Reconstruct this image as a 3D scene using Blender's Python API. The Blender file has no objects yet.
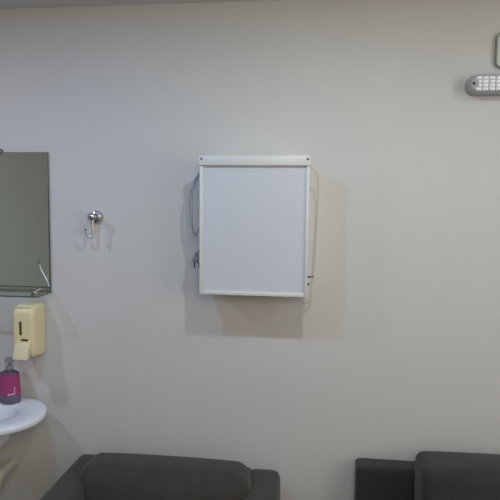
import bpy, bmesh, math, random
from mathutils import Vector, Matrix
random.seed(4)
S = bpy.context.scene
C = S.collection
PI = math.pi

# ------------------------------------------------------------------ materials
def lin(c):
    c /= 255.0
    return c/12.92 if c <= 0.04045 else ((c+0.055)/1.055)**2.4
def mat(name, rgb, rough=0.5, metal=0.0, noise=0.0, nscale=30.0, bump=0.0, bscale=200.0, coat=0.0, spec=0.5, sheen=0.0):
    m = bpy.data.materials.new(name); m.use_nodes = True
    nt = m.node_tree; b = nt.nodes['Principled BSDF']
    col = (lin(rgb[0]), lin(rgb[1]), lin(rgb[2]), 1)
    b.inputs['Base Color'].default_value = col
    b.inputs['Roughness'].default_value = rough
    b.inputs['Metallic'].default_value = metal
    b.inputs['Coat Weight'].default_value = coat
    b.inputs['Specular IOR Level'].default_value = spec
    b.inputs['Sheen Weight'].default_value = sheen
    tc = nt.nodes.new('ShaderNodeTexCoord')
    if noise:
        n = nt.nodes.new('ShaderNodeTexNoise'); n.inputs['Scale'].default_value = nscale; n.inputs['Detail'].default_value = 6
        r = nt.nodes.new('ShaderNodeValToRGB')
        r.color_ramp.elements[0].position = 0.3; r.color_ramp.elements[1].position = 0.7
        r.color_ramp.elements[0].color = tuple(v*(1-noise) for v in col[:3])+(1,)
        r.color_ramp.elements[1].color = tuple(min(1, v*(1+noise)) for v in col[:3])+(1,)
        nt.links.new(tc.outputs['Object'], n.inputs['Vector'])
        nt.links.new(n.outputs['Fac'], r.inputs['Fac']); nt.links.new(r.outputs['Color'], b.inputs['Base Color'])
    if bump:
        n2 = nt.nodes.new('ShaderNodeTexNoise'); n2.inputs['Scale'].default_value = bscale; n2.inputs['Detail'].default_value = 3
        bp = nt.nodes.new('ShaderNodeBump'); bp.inputs['Strength'].default_value = bump; bp.inputs['Distance'].default_value = 0.002
        nt.links.new(tc.outputs['Object'], n2.inputs['Vector'])
        nt.links.new(n2.outputs['Fac'], bp.inputs['Height']); nt.links.new(bp.outputs['Normal'], b.inputs['Normal'])
    return m
def weave(name, rgb, amount, scale):
    m = mat(name, rgb, 0.95, spec=0.15, sheen=0.15)
    nt = m.node_tree; b = nt.nodes['Principled BSDF']; col = b.inputs['Base Color'].default_value
    tc = nt.nodes.new('ShaderNodeTexCoord')
    n = nt.nodes.new('ShaderNodeTexNoise'); n.inputs['Scale'].default_value = scale; n.inputs['Detail'].default_value = 4
    n3 = nt.nodes.new('ShaderNodeTexNoise'); n3.inputs['Scale'].default_value = 14; n3.inputs['Detail'].default_value = 2
    ad = nt.nodes.new('ShaderNodeMath'); ad.operation = 'MULTIPLY_ADD'; ad.inputs[1].default_value = 0.35
    r = nt.nodes.new('ShaderNodeValToRGB')
    r.color_ramp.elements[0].position = 0.45; r.color_ramp.elements[1].position = 0.9
    r.color_ramp.elements[0].color = tuple(v*(1-amount) for v in col[:3])+(1,)
    r.color_ramp.elements[1].color = tuple(v*(1+amount) for v in col[:3])+(1,)
    bp = nt.nodes.new('ShaderNodeBump'); bp.inputs['Strength'].default_value = 0.5; bp.inputs['Distance'].default_value = 0.002
    L = nt.links.new
    L(tc.outputs['Object'], n.inputs['Vector']); L(tc.outputs['Object'], n3.inputs['Vector'])
    L(n3.outputs['Fac'], ad.inputs[0]); L(n.outputs['Fac'], ad.inputs[2])
    L(ad.outputs[0], r.inputs['Fac']); L(r.outputs['Color'], b.inputs['Base Color'])
    L(n.outputs['Fac'], bp.inputs['Height']); L(bp.outputs['Normal'], b.inputs['Normal'])
    return m
def thin_glass(name, tint, refl_rough=0.02):
    m = bpy.data.materials.new(name); m.use_nodes = True
    nt = m.node_tree; nt.nodes.clear()
    o = nt.nodes.new('ShaderNodeOutputMaterial'); mx = nt.nodes.new('ShaderNodeMixShader')
    t = nt.nodes.new('ShaderNodeBsdfTransparent'); g = nt.nodes.new('ShaderNodeBsdfGlossy'); f = nt.nodes.new('ShaderNodeFresnel')
    t.inputs['Color'].default_value = tint; g.inputs['Roughness'].default_value = refl_rough; f.inputs['IOR'].default_value = 1.5
    ge = nt.nodes.new('ShaderNodeNewGeometry'); sb = nt.nodes.new('ShaderNodeMath'); sb.operation = 'SUBTRACT'; sb.inputs[0].default_value = 1
    ml = nt.nodes.new('ShaderNodeMath'); ml.operation = 'MULTIPLY'
    nt.links.new(ge.outputs['Backfacing'], sb.inputs[1]); nt.links.new(f.outputs[0], ml.inputs[0]); nt.links.new(sb.outputs[0], ml.inputs[1])
    nt.links.new(ml.outputs[0], mx.inputs[0]); nt.links.new(t.outputs[0], mx.inputs[1]); nt.links.new(g.outputs[0], mx.inputs[2])
    nt.links.new(mx.outputs[0], o.inputs[0])
    return m

M_wall = mat('painted_wall', (205, 203, 200), 0.75, noise=0.012, nscale=3, bump=0.06, bscale=260, spec=0.25)
M_wall2 = mat('painted_side_wall', (199, 203, 202), 0.85, noise=0.012, nscale=3, spec=0.25)
M_ceil = mat('ceiling_paint', (212, 212, 211), 0.9, noise=0.01, nscale=4)
M_floor = mat('floor_tile', (120, 116, 110), 0.5, noise=0.08, nscale=6)
M_white = mat('white_enamel', (214, 213, 212), 0.35, spec=0.4)
M_body = mat('white_sheet_metal', (226, 225, 216), 0.5)
M_panel = mat('opal_acrylic', (201, 203, 210), 0.4, noise=0.012, nscale=5, spec=0.35)
M_chrome = mat('chrome', (192, 194, 195), 0.2, 1.0)
M_steel = mat('screw_steel', (120, 122, 124), 0.35, 1.0)
M_cord = mat('grey_cord', (152, 154, 156), 0.5)
M_cordw = mat('cream_cord', (186, 183, 170), 0.5)
M_black = mat('black_plastic', (30, 29, 28), 0.4)
M_plug = mat('grey_plug', (122, 124, 126), 0.5)
M_mirror = mat('mirror_silver', (222, 230, 226), 0.03, 1.0)
M_medge = mat('mirror_edge', (62, 72, 68), 0.2)
M_crack = mat('crack_white', (235, 238, 235), 0.3)
M_crackd = mat('crack_dark', (58, 62, 60), 0.4)
M_glass = thin_glass('shelf_glass', (0.90, 0.94, 0.92, 1))
M_gedge = mat('glass_cut_edge', (88, 96, 93), 0.25)
M_cream = mat('cream_plastic', (228, 214, 172), 0.38, spec=0.4)
M_cream2 = mat('cream_lever', (228, 217, 180), 0.38, spec=0.4)
M_brown = mat('brown_window', (84, 66, 40), 0.25)
M_pink = mat('magenta_label', (158, 58, 112), 0.4, noise=0.06, nscale=40)
M_purple = mat('purple_grey_band', (104, 92, 116), 0.4)
M_clear = mat('grey_clear_plastic', (142, 142, 146), 0.25)
M_dgrey = mat('dark_grey_collar', (84, 80, 92), 0.35)
M_print = mat('white_print', (232, 210, 222), 0.5)
M_porc = mat('white_porcelain', (222, 226, 232), 0.15, coat=0.3)
M_pipe = mat('white_pipe', (205, 200, 184), 0.45)
M_drain = mat('drain_hole', (60, 62, 64), 0.4, 0.6)
M_em = mat('grey_housing', (166, 167, 170), 0.45)
M_lens = mat('led_lens', (170, 172, 175), 0.2, spec=0.6)
M_led = mat('led_reflector', (255, 255, 255), 0.25, spec=0.7)
M_plate = mat('pale_plate', (196, 204, 194), 0.45)
M_plate_edge = mat('plate_rim', (140, 146, 140), 0.5)
M_fab1 = weave('charcoal_fabric', (64, 60, 56), 0.22, 420)
M_fab2 = weave('black_fabric', (54, 54, 54), 0.22, 420)
M_leg = mat('dark_leg', (40, 34, 30), 0.4)

# ------------------------------------------------------------------ helpers
def obj(name, bm, m, parent=None, smooth=True, angle=40):
    bmesh.ops.recalc_face_normals(bm, faces=bm.faces[:])
    me = bpy.data.meshes.new(name); bm.to_mesh(me); bm.free()
    me.materials.append(m)
    if smooth:
        me.polygons.foreach_set('use_smooth', [True]*len(me.polygons))
        me.set_sharp_from_angle(angle=math.radians(angle))
    o = bpy.data.objects.new(name, me); C.objects.link(o)
    if parent:
        o.parent = parent
        base = parent
        loc = Vector((0, 0, 0))
        while base:
            loc += base.location; base = base.parent
        me.transform(Matrix.Translation(-loc))
    return o
def thing(name, label, cat, loc, group=None):
    o = bpy.data.objects.new(name, None); C.objects.link(o)
    o.empty_display_size = 0.05
    o.location = loc; o['label'] = label; o['category'] = cat
    if group: o['group'] = group
    return o
def struct(name, bm, m, smooth=False):
    o = obj(name, bm, m, smooth=smooth); o['kind'] = 'structure'; return o
def box(bm, x0, x1, y0, y1, z0, z1, bev=0.0, seg=2):
    r = bmesh.ops.create_cube(bm, size=1)
    vs = r['verts']
    for v in vs:
        v.co = Vector((x0+(v.co.x+.5)*(x1-x0), y0+(v.co.y+.5)*(y1-y0), z0+(v.co.z+.5)*(z1-z0)))
    if bev:
        es = list({e for v in vs for e in v.link_edges})
        bmesh.ops.bevel(bm, geom=es, offset=bev, segments=seg, profile=0.5, affect='EDGES')
    return bm
def bx(*a, **k): return box(bmesh.new(), *a, **k)
def cyl(bm, p, q, r0, r1=None, n=24, caps=True):
    r1 = r0 if r1 is None else r1
    p, q = Vector(p), Vector(q); d = (q-p).normalized()
    u = d.orthogonal().normalized(); w = d.cross(u)
    a = [bm.verts.new(p+(u*math.cos(2*PI*i/n)+w*math.sin(2*PI*i/n))*r0) for i in range(n)]
    b = [bm.verts.new(q+(u*math.cos(2*PI*i/n)+w*math.sin(2*PI*i/n))*r1) for i in range(n)]
    for i in range(n):
        bm.faces.new((a[i], a[(i+1) % n], b[(i+1) % n], b[i]))
    if caps: bm.faces.new(a[::-1]); bm.faces.new(b)
    return bm
def catmull(pts, k=8):
    P = [Vector(p) for p in pts]; P = [P[0]*2-P[1]]+P+[P[-1]*2-P[-2]]
    out = []
    for i in range(1, len(P)-2):
        for j in range(k):
            t = j/k
            out.append(0.5*((2*P[i])+(P[i+1]-P[i-1])*t+(2*P[i-1]-5*P[i]+4*P[i+1]-P[i+2])*t*t+(3*P[i]-P[i-1]-3*P[i+1]+P[i+2])*t**3))
    out.append(P[-2]); return out
def tube(bm, pts, r, n=10, k=8, smoothpath=True, round_end=True):
    path = catmull(pts, k) if smoothpath else [Vector(p) for p in pts]
    m = len(path); rf = r if callable(r) else (lambda t: r)
    rings = []; u = None
    for i, p in enumerate(path):
        d = (path[min(i+1, m-1)]-path[max(i-1, 0)]).normalized()
        u = d.orthogonal().normalized() if u is None else (u-d*u.dot(d)).normalized()
        w = d.cross(u); rr = rf(i/(m-1))
        rings.append([bm.verts.new(p+(u*math.cos(2*PI*j/n)+w*math.sin(2*PI*j/n))*rr) for j in range(n)])
    for a, b in zip(rings, rings[1:]):
        for j in range(n): bm.faces.new((a[j], a[(j+1) % n], b[(j+1) % n], b[j]))
    for ring, p, s in ((rings[0], path[0]-(path[1]-path[0]).normalized()*rf(0)*.5, -1), (rings[-1], path[-1]+(path[-1]-path[-2]).normalized()*rf(1)*.5, 1)):
        c = bm.verts.new(p)
        for j in range(n): bm.faces.new((ring[j], ring[(j+1) % n], c))
    return bm
def lathe(bm, o, axis, prof, n=32, sx=1.0, sy=1.0):
    o = Vector(o); d = Vector(axis).normalized()
    u = Vector((1, 0, 0)) if abs(d.x) < .9 else Vector((0, 0, 1))
    w = d.cross(u)
    rings = []
    for r, h in prof:
        if r < 1e-6: rings.append([bm.verts.new(o+d*h)])
        else: rings.append([bm.verts.new(o+d*h+u*math.cos(2*PI*i/n)*r*sx+w*math.sin(2*PI*i/n)*r*sy) for i in range(n)])
    for a, b in zip(rings, rings[1:]):
        for i in range(n):
            j = (i+1) % n
            if len(a) == 1 and len(b) == 1: continue
            if len(a) == 1: bm.faces.new((a[0], b[i], b[j]))
            elif len(b) == 1: bm.faces.new((a[i], a[j], b[0]))
            else: bm.faces.new((a[i], a[j], b[j], b[i]))
    return bm
def soft(bm, x0, x1, y0, y1, z0, z1, r, puff=(0, 0, 0), n=22, fn=None):
    """upholstered block: rounded edges of radius r, faces bulged by puff"""
    c = Vector(((x0+x1)/2, (y0+y1)/2, (z0+z1)/2)); h = Vector(((x1-x0)/2, (y1-y0)/2, (z1-z0)/2))
    tmp = bmesh.new(); bmesh.ops.create_cube(tmp, size=2)
    bmesh.ops.subdivide_edges(tmp, edges=tmp.edges[:], cuts=n, use_grid_fill=True)
    for v in tmp.verts:
        p = v.co.copy(); q = Vector()
        for i in range(3):
            s = p[i]; s = math.copysign(1-(1-abs(s))**1.5, s)
            q[i] = s*h[i]
        rr = min(r, h.x*.99, h.y*.99, h.z*.99)
        inner = Vector([max(-(h[i]-rr), min(h[i]-rr, q[i])) for i in range(3)])
        d = q-inner
        if d.length > 1e-9: q = inner+d.normalized()*rr
        t = Vector([q[i]/h[i] for i in range(3)])
        b = Vector([math.copysign(puff[i]*(1-t[(i+1) % 3]**2)*(1-t[(i+2) % 3]**2), t[i])*abs(t[i]) for i in range(3)])
        q += b+c
        if fn: q = fn(q, t)
        v.co = q
    me = bpy.data.meshes.new('t'); tmp.to_mesh(me); tmp.free(); bm.from_mesh(me); bpy.data.meshes.remove(me)
    return bm
def soft_o(*a, **k): return soft(bmesh.new(), *a, **k)
def prism(bm, outline, y0, y1):
    a = [bm.verts.new((x, y0, z)) for x, z in outline]; b = [bm.verts.new((x, y1, z)) for x, z in outline]
    n = len(a); bm.faces.new(a); bm.faces.new(b[::-1])
    for i in range(n): bm.faces.new((a[i], b[i], b[(i+1) % n], a[(i+1) % n]))
    return bm
def loft(bm, rings, cap0=True, cap1=True):
    vr = [[bm.verts.new(p) for p in r] for r in rings]
    n = len(vr[0])
    for a, b_ in zip(vr, vr[1:]):
        for i in range(n): bm.faces.new((a[i], a[(i+1) % n], b_[(i+1) % n], b_[i]))
    if cap0: bm.faces.new(vr[0][::-1])
    if cap1: bm.faces.new(vr[-1])
    return bm
def rrect(x0, x1, z0, z1, r, n=8):
    out = []
    for cx, cz, a0 in ((x1-r, z1-r, 0), (x0+r, z1-r, 90), (x0+r, z0+r, 180), (x1-r, z0+r, 270)):
        for i in range(n+1):
            a = math.radians(a0+90*i/n); out.append((cx+r*math.cos(a), cz+r*math.sin(a)))
    return out

# ------------------------------------------------------------------ room shell
XL, XR, YB, ZC = -2.9, 2.2, -4.3, 2.445
struct('floor', bx(XL-.1, XR+.1, YB-.1, .1, -.1, 0), M_floor)
struct('ceiling', bx(XL-.1, XR+.1, YB-.1, .1, ZC, ZC+.1), M_ceil)
struct('wall_front', bx(XL-.1, XR+.1, 0, .1, 0, ZC), M_wall)
struct('wall_back', bx(XL-.1, XR+.1, YB-.1, YB, 0, ZC), M_wall2)
struct('wall_left', bx(XL-.1, XL, YB, 0, 0, ZC), M_wall2)
struct('wall_right', bx(XR, XR+.1, YB, 0, 0, ZC), M_wall2)
struct('baseboard_front', bx(XL, XR, -.012, 0, 0, .08, bev=.003), M_white)

# ------------------------------------------------------------------ X-ray light box
t = thing('light_box', 'white rectangular wall light box with blank pale panel and loose cords', 'light box', (-.214, 0, 1.337))
obj('housing', bx(-.412, -.016, -.088, 0, 1.345, 1.850, bev=.004), M_body, t)
fr = bmesh.new()
box(fr, -.4185, -.4065, -.102, -.084, 1.3365, 1.8225, .002)
box(fr, -.0215, -.0095, -.102, -.084, 1.3365, 1.8225, .002)
box(fr, -.4065, -.0215, -.102, -.084, 1.3365, 1.3505, .002)
f = obj('frame', fr, M_white, t)
obj('panel', bx(-.4065, -.0215, -.096, -.089, 1.3505, 1.823), M_panel, t)
obj('film_bar', bx(-.4205, -.0085, -.108, -.086, 1.8215, 1.858, .003), M_white, t)
for x in (-.410, -.017):
    s = obj('screw', lathe(bmesh.new(), (x, -.108, 1.846), (0, -1, 0), [(.0044, 0), (.0044, .001), (.003, .0022), (0, .0025)], 16), M_steel, t)
    s['label'] = 'grey steel screw'
for z in (1.406, 1.378):
    s = bmesh.new()
    cyl(s, (-.016, -.06, z), (-.010, -.06, z), .0075, n=16)
    cyl(s, (-.010, -.06, z), (-.0045, -.06, z+.003), .0035, .0045, 12)
    obj('toggle_switch', s, M_black, t)['label'] = 'small black switch on the right side'
# right hand cord
cr = bmesh.new()
tube(cr, [(-.018, -.05, 1.832), (-.004, -.05, 1.818), (.019, -.048, 1.787), (.024, -.046, 1.70), (.020, -.045, 1.60), (.017, -.046, 1.51), (.014, -.05, 1.45), (.012, -.055, 1.425), (.009, -.058, 1.40), (.0, -.058, 1.385), (-.018, -.058, 1.378)], .0022, 8)
obj('cord', cr, M_cordw, t)['label'] = 'thin cream cord looping down the right side'
sp = bmesh.new(); tube(sp, [(-.018, -.056, 1.408), (.004, -.058, 1.408), (.012, -.058, 1.411)], .0022, 8)
obj('cord', sp, M_black, t)['label'] = 'short black wire end at the lower right'
# left hand cord and plug
cl = bmesh.new()
tube(cl, [(-.405, -.05, 1.815), (-.428, -.052, 1.800), (-.452, -.05, 1.755), (-.463, -.047, 1.72), (-.467, -.046, 1.68), (-.465, -.046, 1.63), (-.457, -.046, 1.585), (-.452, -.047, 1.560), (-.444, -.048, 1.556), (-.430, -.05, 1.585), (-.418, -.05, 1.60), (-.408, -.05, 1.585)], .0026, 8)
tube(cl, [(-.405, -.055, 1.805), (-.428, -.057, 1.788), (-.447, -.056, 1.745), (-.455, -.054, 1.71), (-.457, -.052, 1.66), (-.455, -.052, 1.61), (-.449, -.052, 1.572), (-.444, -.048, 1.558)], .0022, 8)
lc = obj('cord', cl, M_cord, t); lc['label'] = 'grey twin cord looping down the left side'
c2 = bmesh.new(); tube(c2, [(-.405, -.06, 1.57), (-.420, -.06, 1.555), (-.423, -.06, 1.53), (-.420, -.06, 1.51), (-.430, -.062, 1.495), (-.437, -.062, 1.485)], .003, 8)
obj('cord', c2, M_plug, t)['label'] = 'dark grey end of the cord above the plug'
pl = bmesh.new()
box(pl, -.452, -.422, -.073, -.052, 1.453, 1.476, .004)
box(pl, -.445, -.430, -.070, -.055, 1.472, 1.492, .004)
pg = obj('plug', pl, M_plug, t); pg['label'] = 'grey two-pin plug'
for x in (-.4455, -.4275):
    obj('plug_pin', cyl(bmesh.new(), (x, -.0625, 1.455), (x, -.0625, 1.433), .0025, n=10), M_black, pg)

# deepen the box to 142 mm and trim its face to size
for o in t.children_recursive:
    for v in o.data.vertices:
        v.co.x *= .98; v.co.z *= .98
        if v.co.y < -.03: v.co.y -= .04
t.location = (-.2097, 0, 1.3439)

# ------------------------------------------------------------------ mirror + glass shelf
t = thing('wall_mirror', 'frameless rectangular wall mirror above the sink with cracked lower corner', 'mirror', (-1.25, 0, 1.32))
obj('mirror_backing', bx(-1.4405, -1.0595, -.009, -.003, 1.3165, 1.879), M_medge, t)
obj('mirror_glass', bx(-1.4385, -1.0615, -.0105, -.009, 1.3185, 1.877), M_mirror, t)
ck = bmesh.new()
tube(ck, [(-1.103, -.0112, 1.425), (-1.097, -.0112, 1.406), (-1.089, -.0112, 1.389), (-1.080, -.0112, 1.373), (-1.070, -.0112, 1.353), (-1.0625, -.0112, 1.333)], lambda s: .0010+.0007*math.sin(PI*s), 6, 4)
tube(ck, [(-1.097, -.0112, 1.406), (-1.087, -.0112, 1.388), (-1.082, -.0112, 1.372)], .0007, 6, 4)
tube(ck, [(-1.084, -.0112, 1.381), (-1.078, -.0112, 1.374), (-1.072, -.0112, 1.362)], .0009, 6, 4)
obj('crack', ck, M_crack, t)['label'] = 'thin white curved crack'
ck = bmesh.new(); tube(ck, [(-1.1095, -.0112, 1.447), (-1.106, -.0112, 1.434), (-1.103, -.0112, 1.425)], .0012, 6, 4)
obj('crack', ck, M_crackd, t)['label'] = 'dark chipped top end of the crack'
for x in (-1.266, -1.40):
    obj('mirror_clip', lathe(bmesh.new(), (x, -.002, 1.880), (0, -1, 0), [(.014, 0), (.014, .006), (.011, .012), (.005, .015), (0, .0155)], 24), M_steel, t)['label'] = 'round steel clip on the top edge'

t = thing('glass_shelf', 'narrow clear glass shelf along the bottom edge of the mirror', 'shelf', (-1.25, 0, 1.312))
g = bmesh.new(); box(g, -1.446, -1.056, -.130, -.003, 1.3085, 1.3135)
obj('glass_pane', g, M_glass, t, smooth=False)
e = bmesh.new()
box(e, -1.446, -1.0555, -.1318, -.1300, 1.3083, 1.3137); box(e, -1.056, -1.0542, -.1318, -.003, 1.3083, 1.3137)
obj('pane_edge', e, M_gedge, t, smooth=False)['label'] = 'dark greenish cut edge of the glass'
for x in (-1.112, -1.39):
    b = bmesh.new()
    box(b, x-.009, x+.009, -.062, -.0105, 1.3005, 1.3078, .002)
    cyl(b, (x, -.055, 1.3142), (x, -.012, 1.3142+.0045), .0045, .006, 16)
    box(b, x-.008, x+.008, -.016, -.0105, 1.3005, 1.324, .002)
    obj('shelf_bracket', b, M_chrome, t)['label'] = 'small chrome bracket gripping the glass'

# ------------------------------------------------------------------ robe hook
t = thing('coat_hook', 'small chrome coat hook on a round wall plate, between mirror and light box', 'hook', (-.86, 0, 1.62))
obj('wall_plate', lathe(bmesh.new(), (-.860, 0, 1.622), (0, -1, 0), [(.027, 0), (.027, .008), (.0235, .013), (.0225, .016), (.014, .019), (.012, .024)], 40), M_chrome, t)
st = bmesh.new()
lathe(st, (-.860, -.014, 1.622), (0, -1, .05), [(.012, 0), (.0105, .014), (.009, .022), (.013, .026), (.0155, .034), (.0155, .044), (.012, .050), (.005, .053), (0, .0535)], 28)
obj('stem', st, M_chrome, t)
hk = bmesh.new()
tube(hk, [(-.858, -.050, 1.612), (-.8575, -.051, 1.590), (-.857, -.052, 1.568), (-.858, -.053, 1.553), (-.863, -.056, 1.5455), (-.870, -.059, 1.546), (-.876, -.061, 1.556), (-.8795, -.063, 1.569)], lambda s: .0048-.0008*s, 14)
lathe(hk, (-.880, -.063, 1.571), (-.3, -.15, 1), [(.004, -.003), (.0056, 0), (.0056, .004), (.003, .007), (0, .0075)], 14)
obj('hook_arm', hk, M_chrome, t)

# ------------------------------------------------------------------ soap dispenser on the wall
t = thing('soap_dispenser', 'cream plastic wall soap dispenser with push lever, under the mirror', 'soap dispenser', (-1.13, 0, 1.09))
def disp_profile():
    # side view (y, z): rounded cover standing out of the wall
    pts = []
    for cy, cz, r, a0, a1 in ((-.064, 1.229, .040, 90, 180), (-.070, 1.090, .034, 180, 270), ):
        for i in range(11):
            a = math.radians(a0+(a1-a0)*i/10); pts.append((cy+r*math.cos(a), cz+r*math.sin(a)))
    pts += [(-.030, 1.050)]
    for i in range(7):
        a = math.radians(270+90*i/6); pts.append((-.020+.018*math.cos(a), 1.068+.018*math.sin(a)))
    for i in range(7):
        a = math.radians(0+90*i/6); pts.append((-.020+.018*math.cos(a), 1.251+.018*math.sin(a)))
    return pts
b = bmesh.new(); pr = disp_profile()
pc, ph = Vector((-.052, 1.160)), Vector((.052, .110))
rr, xa, xb = .017, -1.178, -1.0865
secs = [(xa+rr*(1-math.cos(PI/2*k/6)), rr*(1-math.sin(PI/2*k/6))) for k in range(7)]
secs += [(xb-(x-xa), ins) for x, ins in reversed(secs)]
loft(b, [[(x, min(-.0005, pc.x+(y-pc.x)*(1-ins/ph.x*(1 if y < pc.x else .3))), pc.y+(z-pc.y)*(1-ins/ph.y)) for y, z in pr] for x, ins in secs])
obj('cover', b, M_cream, t)
obj('back_plate', bx(-1.166, -1.093, -.006, 0, 1.062, 1.256, .002), M_cream2, t)
w = bmesh.new(); prism(w, rrect(-1.1445, -1.1345, 1.150, 1.207, .0050), -.1048, -.1035)
obj('level_window', w, M_brown, t)['label'] = 'narrow dark brown level window'
w = bmesh.new(); prism(w, rrect(-1.138, -1.109, 1.127, 1.1355, .0025), -.1052, -.1035)
obj('name_badge', w, M_brown, t)['label'] = 'small brown badge strip'
lv = bmesh.new()
r = box(lv, -1.156, -1.0955, -.122, -.100, 1.058, 1.122, .004, 3)
for v in lv.verts:
    k = (1.122-v.co.z)/.064
    v.co.y -= .016*k; v.co.x += -.004*k
obj('push_lever', lv, M_cream2, t)['label'] = 'paler cream push lever at the bottom'

# ------------------------------------------------------------------ sink
ZS = .862; CX = -1.25
def sink_outline(inset=0.0, n=64, hw=.237, dep=.382):
    pts = []
    for i in range(n):
        a = 2*PI*i/n
        ca, sa = math.cos(a), math.sin(a)
        # superelliptic D: flatter at the wall, full at the front
        p = 2.0 if sa < 0 else 2.25
        yc = .200; ry = (dep-yc) if sa < 0 else yc-.004
        R = (abs(ca)**p+abs(sa)**p)**(-1/p)
        pts.append((CX+ca*R*(hw-inset), -yc+sa*R*(ry-inset)))
    return pts
def ring(inset, z, sc=1.0, cy=-.2):
    return [(CX+(x-CX)*sc, cy+(y-cy)*sc, z) for x, y in sink_outline(inset)]
t = thing('wall_sink', 'white porcelain wall-hung sink with rounded rim, under the soap dispenser', 'sink', (CX, 0, .66))
rs = [ring(0, ZS-.150, .20, -.17), ring(0, ZS-.142, .28, -.17), ring(0, ZS-.115, .34, -.15), ring(0, ZS-.07, .44, -.15), ring(0, ZS-.040, .50, -.15), ring(0, ZS-.026, .62, -.15), ring(.006, ZS-.0235, 1), ring(.0015, ZS-.021), ring(0, ZS-.017), ring(0, ZS-.007), ring(.002, ZS-.002), ring(.006, ZS), ring(.045, ZS-.001)]
rs += [[(CX+(x-CX)*s, -.15+(y+.15)*s, z) for x, y in sink_outline(.045)] for s, z in ((.78, ZS-.003), (.60, ZS-.009), (.45, ZS-.035), (.34, ZS-.07), (.2, ZS-.10))]
obj('basin', loft(bmesh.new(), rs), M_porc, t, angle=60)
obj('drain', lathe(bmesh.new(), (CX, -.15, ZS-.0995), (0, 0, 1), [(.0, 0), (.03, 0), (.03, .002), (.02, .003), (.018, 0.001), (0, .001)], 24), M_drain, t)['label'] = 'dark metal drain hole'
pp = bmesh.new()
tube(pp, [(CX, -.16, .73), (CX, -.175, .62), (CX, -.175, .55), (CX, -.172, .50), (CX, -.15, .475), (CX, -.135, .50), (CX, -.125, .535), (CX, -.10, .558), (CX, -.06, .562), (CX, 0, .562)], .020, 20, 8)
cyl(pp, (CX, -.006, .562), (CX, 0, .562), .023, n=24)
obj('drain_pipe', pp, M_pipe, t)['label'] = 'off-white plastic waste pipe into the wall'
tp = bmesh.new()
lathe(tp, (CX-.05, -.075, ZS-.001), (0, 0, 1), [(.024, 0), (.024, .006), (.018, .012), (.016, .07), (.018, .09), (.012, .10), (0, .101)], 24)
tube(tp, [(CX-.05, -.08, ZS+.06), (CX-.045, -.13, ZS+.085), (CX-.04, -.17, ZS+.08), (CX-.038, -.19, ZS+.06)], .010, 14)
obj('tap', tp, M_chrome, t)['label'] = 'chrome tap'

# ------------------------------------------------------------------ soap bottle
bxc, byc, zb = -1.214, -.066, ZS-.0005
t = thing('soap_bottle', 'magenta pump soap bottle standing on the sink rim', 'bottle', (bxc, byc, zb))
SX, SY = 1.08, .75
prof = [(0, 0), (.036, 0), (.0395, .003), (.0402, .008), (.0402, .030)]
o = obj('base_band', lathe(bmesh.new(), (bxc, byc, zb), (0, 0, 1), prof+[(0, .030)], 48, SX, SY), M_purple, t)
o['label'] = 'purple-grey band at the bottom'
obj('body', lathe(bmesh.new(), (bxc, byc, zb), (0, 0, 1), [(0, .030), (.0404, .030), (.0402, .060), (.0385, .095), (.0376, .112), (.0366, .119), (.030, .1215), (0, .1215)], 48, SX, SY), M_pink, t)
obj('shoulder', lathe(bmesh.new(), (bxc, byc, zb), (0, 0, 1), [(.0354, .1195), (.0345, .1235), (.029, .1275), (.018, .131), (.014, .136), (0, .136)], 40, SX, SY), M_dgrey, t)['label'] = 'dark grey shoulder'
pm = bmesh.new()
lathe(pm, (bxc, byc, zb), (0, 0, 1), [(.0135, .134), (.0150, .137), (.0150, .150), (.0125, .153), (.005, .154), (.005, .160), (.013, .161), (.0172, .165), (.0176, .178), (.014, .184), (0, .186)], 28)
tube(pm, [(bxc, byc, zb+.171), (bxc+.006, byc-.016, zb+.172), (bxc+.011, byc-.030, zb+.169), (bxc+.012, byc-.034, zb+.160)], .0052, 12)
obj('pump', pm, M_clear, t)['label'] = 'grey translucent pump head'
# small white lettering and tall mark wrapped on the bottle front
def onb(x, z, lift=.0009):
    rr = .0403+lift if z < .06 else .0403-(z-.06)*.045+lift
    a = x/.0403
    return (bxc+rr*SX*math.sin(a), byc-rr*SY*math.cos(a), zb+z)
pt = bmesh.new()
def stroke(pts, r=.0008): tube(pt, [onb(x, z) for x, z in pts], r, 6, 3, smoothpath=False)
x0 = .0085
for k, hgt in enumerate((.010, .006, .0062, .0060)):
    xx = x0+k*.0056; zz = .0345+k*.0012
    stroke([(xx, zz), (xx+.0004, zz+hgt)], .0009)
    stroke([(xx, zz+.0055), (xx+.0018, zz+.0062), (xx+.0034, zz+.0050), (xx+.0034, zz)], .0008)
stroke([(.0335, .040), (.0335, .066)], .0011)
stroke([(.0298, .0665), (.0335, .0662), (.0368, .0670)], .0011)
stroke([(.0315, .040), (.0355, .0402)], .0008)
obj('lettering', pt, M_print, t)['label'] = 'small white lettering with a tall mark'

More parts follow.
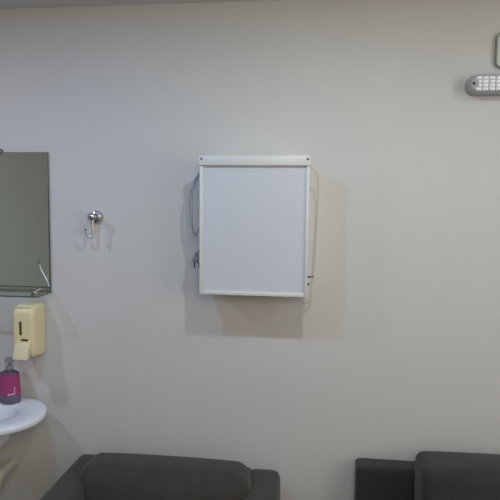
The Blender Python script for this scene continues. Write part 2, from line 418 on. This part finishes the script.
# ------------------------------------------------------------------ emergency light
t = thing('emergency_light', 'grey pill-shaped wall emergency light with white reflector lens', 'emergency light', (.72, 0, 2.118))
x0, x1, z0, z1 = .548, .880, 2.083, 2.153
hb = bmesh.new()
loft(hb, [[(x, y, z) for x, z in rrect(x0+i, x1-i, z0+i, z1-i, .0345-i, 10)] for y, i in ((0, 0), (-.030, 0), (-.042, .002), (-.048, .007))])
obj('housing', hb, M_em, t, angle=30)
lx0, lx1, lz0, lz1 = x0+.0075, x1-.0075, z0+.0075, z1-.0075
lb = bmesh.new()
loft(lb, [[(x, y, z) for x, z in rrect(lx0+i, lx1-i, lz0+i, lz1-i, .0270-i, 10)] for y, i in ((-.047, 0), (-.051, .001), (-.053, .004))])
lens = obj('lens', lb, M_lens, t, angle=30); lens['label'] = 'clear white lens cover'
rf = bmesh.new()
nx = 12; px_ = .0228
for i in range(nx):
    for j in range(4):
        cx = .5845+i*px_; cz = 2.118+(j-1.5)*.0130
        if cx > lx1-.028: continue
        a, h = .0092, .0056
        if i == 0 and j in (1, 2): cx += .0035; a = .0062
        base = [rf.verts.new((cx+sx*a, -.0528, cz+sz*h)) for sx, sz in ((-1, -1), (1, -1), (1, 1), (-1, 1))]
        top = [rf.verts.new((cx+sx*a*.45, -.0572, cz+sz*h*.5)) for sx, sz in ((-1, -1), (1, -1), (1, 1), (-1, 1))]
        rf.faces.new(top)
        for k in range(4): rf.faces.new((base[k], base[(k+1) % 4], top[(k+1) % 4], top[k]))
obj('reflector_cells', rf, M_led, lens, smooth=False)['label'] = 'rows of bright white reflector cells'
for x in (.5665, .8615):
    obj('screw', lathe(bmesh.new(), (x, -.0525, 2.118), (0, -1, 0), [(.0052, 0), (.0052, .0015), (.0025, .0022), (0, .0022)], 16), M_black, t)['label'] = 'dark screw'

t = thing('cover_plate', 'pale rounded wall cover plate above the emergency light', 'plate', (.76, 0, 2.24))
p = bmesh.new(); o = lambda i: rrect(.648+i, .900-i, 2.180+i, 2.306-i, .022-i, 8)
loft(p, [[(x, y, z) for x, z in o(i)] for y, i in ((0, 0), (-.011, 0), (-.013, .0015))])
obj('plate_rim', p, M_plate_edge, t, angle=30)['label'] = 'darker grey rim'
p = bmesh.new()
loft(p, [[(x, y, z) for x, z in o(i)] for y, i in ((-.011, .0045), (-.0150, .0045), (-.0165, .006))])
obj('plate_face', p, M_plate, t, angle=30)

# ------------------------------------------------------------------ armchair (left)
def legs(t, xs, ys, h):
    for x in xs:
        for y in ys:
            obj('leg', cyl(bmesh.new(), (x, y, 0), (x, y, h), .016, .024, 16), M_leg, t)
t = thing('armchair', 'dark grey fabric armchair with padded arms, against wall right of the sink', 'armchair', (-.51, -.45, 0))
AX0, AX1 = -.930, -.100
legs(t, (AX0+.08, AX1-.08), (-.14, -.76), .10)
obj('base', soft_o(AX0+.03, AX1-.03, -.80, -.05, .09, .30, .03), M_fab1, t)
obj('back', soft_o(AX0+.03, AX1-.10, -.20, -.035, .12, .650, .04, puff=(0, .01, .004)), M_fab1, t)
def armfn(q, s):
    if q.z > .5: q.z -= .012*max(0, -(q.y+.3))
    return q
obj('arm', soft_o(AX0, AX0+.130, -.84, -.030, .09, .652, .030, puff=(.008, 0, .006), fn=armfn), M_fab1, t)
obj('arm', soft_o(AX1-.128, AX1, -.84, -.035, .09, .640, .032, puff=(.008, 0, .006), fn=armfn), M_fab1, t)
obj('seat_cushion', soft_o(AX0+.132, AX1-.130, -.82, -.20, .29, .45, .05, puff=(0, .01, .02)), M_fab1, t)
def cushfn(q, s):
    # back cushion leans to the wall at the top
    q.y += (q.z-.45)*.22
    return q
bc = soft_o(AX0+.086, AX1-.110, -.33, -.155, .43, .706, .055, puff=(.010, .03, .008), n=28, fn=cushfn)
obj('back_cushion', bc, M_fab1, t)

# ------------------------------------------------------------------ sofa (right)
t = thing('sofa', 'black fabric sofa at the right edge, its back cushion rising above the frame', 'sofa', (.95, -.45, 0))
SX0, SX1 = .190, 1.95
legs(t, (SX0+.08, SX1-.08), (-.14, -.76), .10)
obj('base', soft_o(SX0+.02, SX1-.02, -.82, -.05, .09, .34, .03), M_fab2, t)
obj('back', soft_o(SX0, SX1, -.105, -.020, .10, .698, .014, puff=(0, .003, .002)), M_fab2, t)
for a0, a1 in ((SX0+.002, SX0+.205), (SX1-.205, SX1-.002)):
    obj('arm', soft_o(a0, a1, -.85, -.104, .10, .545, .03, puff=(.004, 0, .006)), M_fab2, t)
mid = (SX0+SX1)/2
for a0, a1 in ((SX0+.206, mid-.004), (mid+.004, SX1-.206)):
    obj('seat_cushion', soft_o(a0, a1, -.84, -.22, .335, .47, .04, puff=(0, .01, .015)), M_fab2, t)
    def sf(q, s):
        q.y += (q.z-.5)*.18
        return q
    obj('back_cushion', soft_o(a0+.004, a1, -.31, -.135, .46, .778, .034, puff=(.006, .025, .010), n=28, fn=sf), M_fab2, t)

# ------------------------------------------------------------------ lights (ceiling downlights of the room plus added fill lights)
def lamp(kind, loc, rgb, size):
    d = bpy.data.lights.new('lamp_or_fill', kind)
    if kind == 'AREA': d.shape = 'DISK'; d.size = size
    else: d.shadow_soft_size = size
    e = max(rgb); d.color = tuple(c/e for c in rgb); d.energy = e
    o = bpy.data.objects.new('lamp_or_fill', d); C.objects.link(o); o.location = loc
    return o
# downlights in the ceiling along the wall
lamp('AREA', (.10, -.95, ZC-.004), (6.0, 6.8, 7.0), .07)
lamp('AREA', (-.84, -.95, ZC-.004), (1.7, 3.5, 6.2), .07)
lamp('AREA', (-1.75, -.95, ZC-.004), (6.4, 6.2, 7.6), .08)
lamp('AREA', (1.25, -.75, ZC-.004), (3.2, 3.8, 4.6), .09)
# broad fill added at right wall, warm point fill added behind camera
side_fill = lamp('AREA', (XR-.05, -1.8, 1.7), (18, 16.6, 16), 1.6)
side_fill.data.shape = 'RECTANGLE'; side_fill.data.size_y = 1.2; side_fill.rotation_euler = (PI/2, 0, PI/2)
lamp('POINT', (.3, -2.6, 2.1), (33, 28.5, 22), .30)
W = bpy.data.worlds.new('world'); S.world = W; W.use_nodes = True
W.node_tree.nodes['Background'].inputs[0].default_value = (.6, .65, .7, 1)
W.node_tree.nodes['Background'].inputs[1].default_value = .0

# ------------------------------------------------------------------ camera
cd = bpy.data.cameras.new('camera'); cam = bpy.data.objects.new('camera', cd); C.objects.link(cam)
cd.sensor_width = 36; cd.sensor_fit = 'HORIZONTAL'; cd.lens = 36*540/500
cam.location = (0, -2.1, 1.68)
cam.rotation_euler = tuple(math.radians(a) for a in (85.14936, -.62739, 6.49109))
S.camera = cam
S.view_settings.view_transform = 'Standard'; S.view_settings.look = 'None'
S.view_settings.gamma = 1; S.view_settings.use_curve_mapping = False
S.view_settings.exposure = -.04
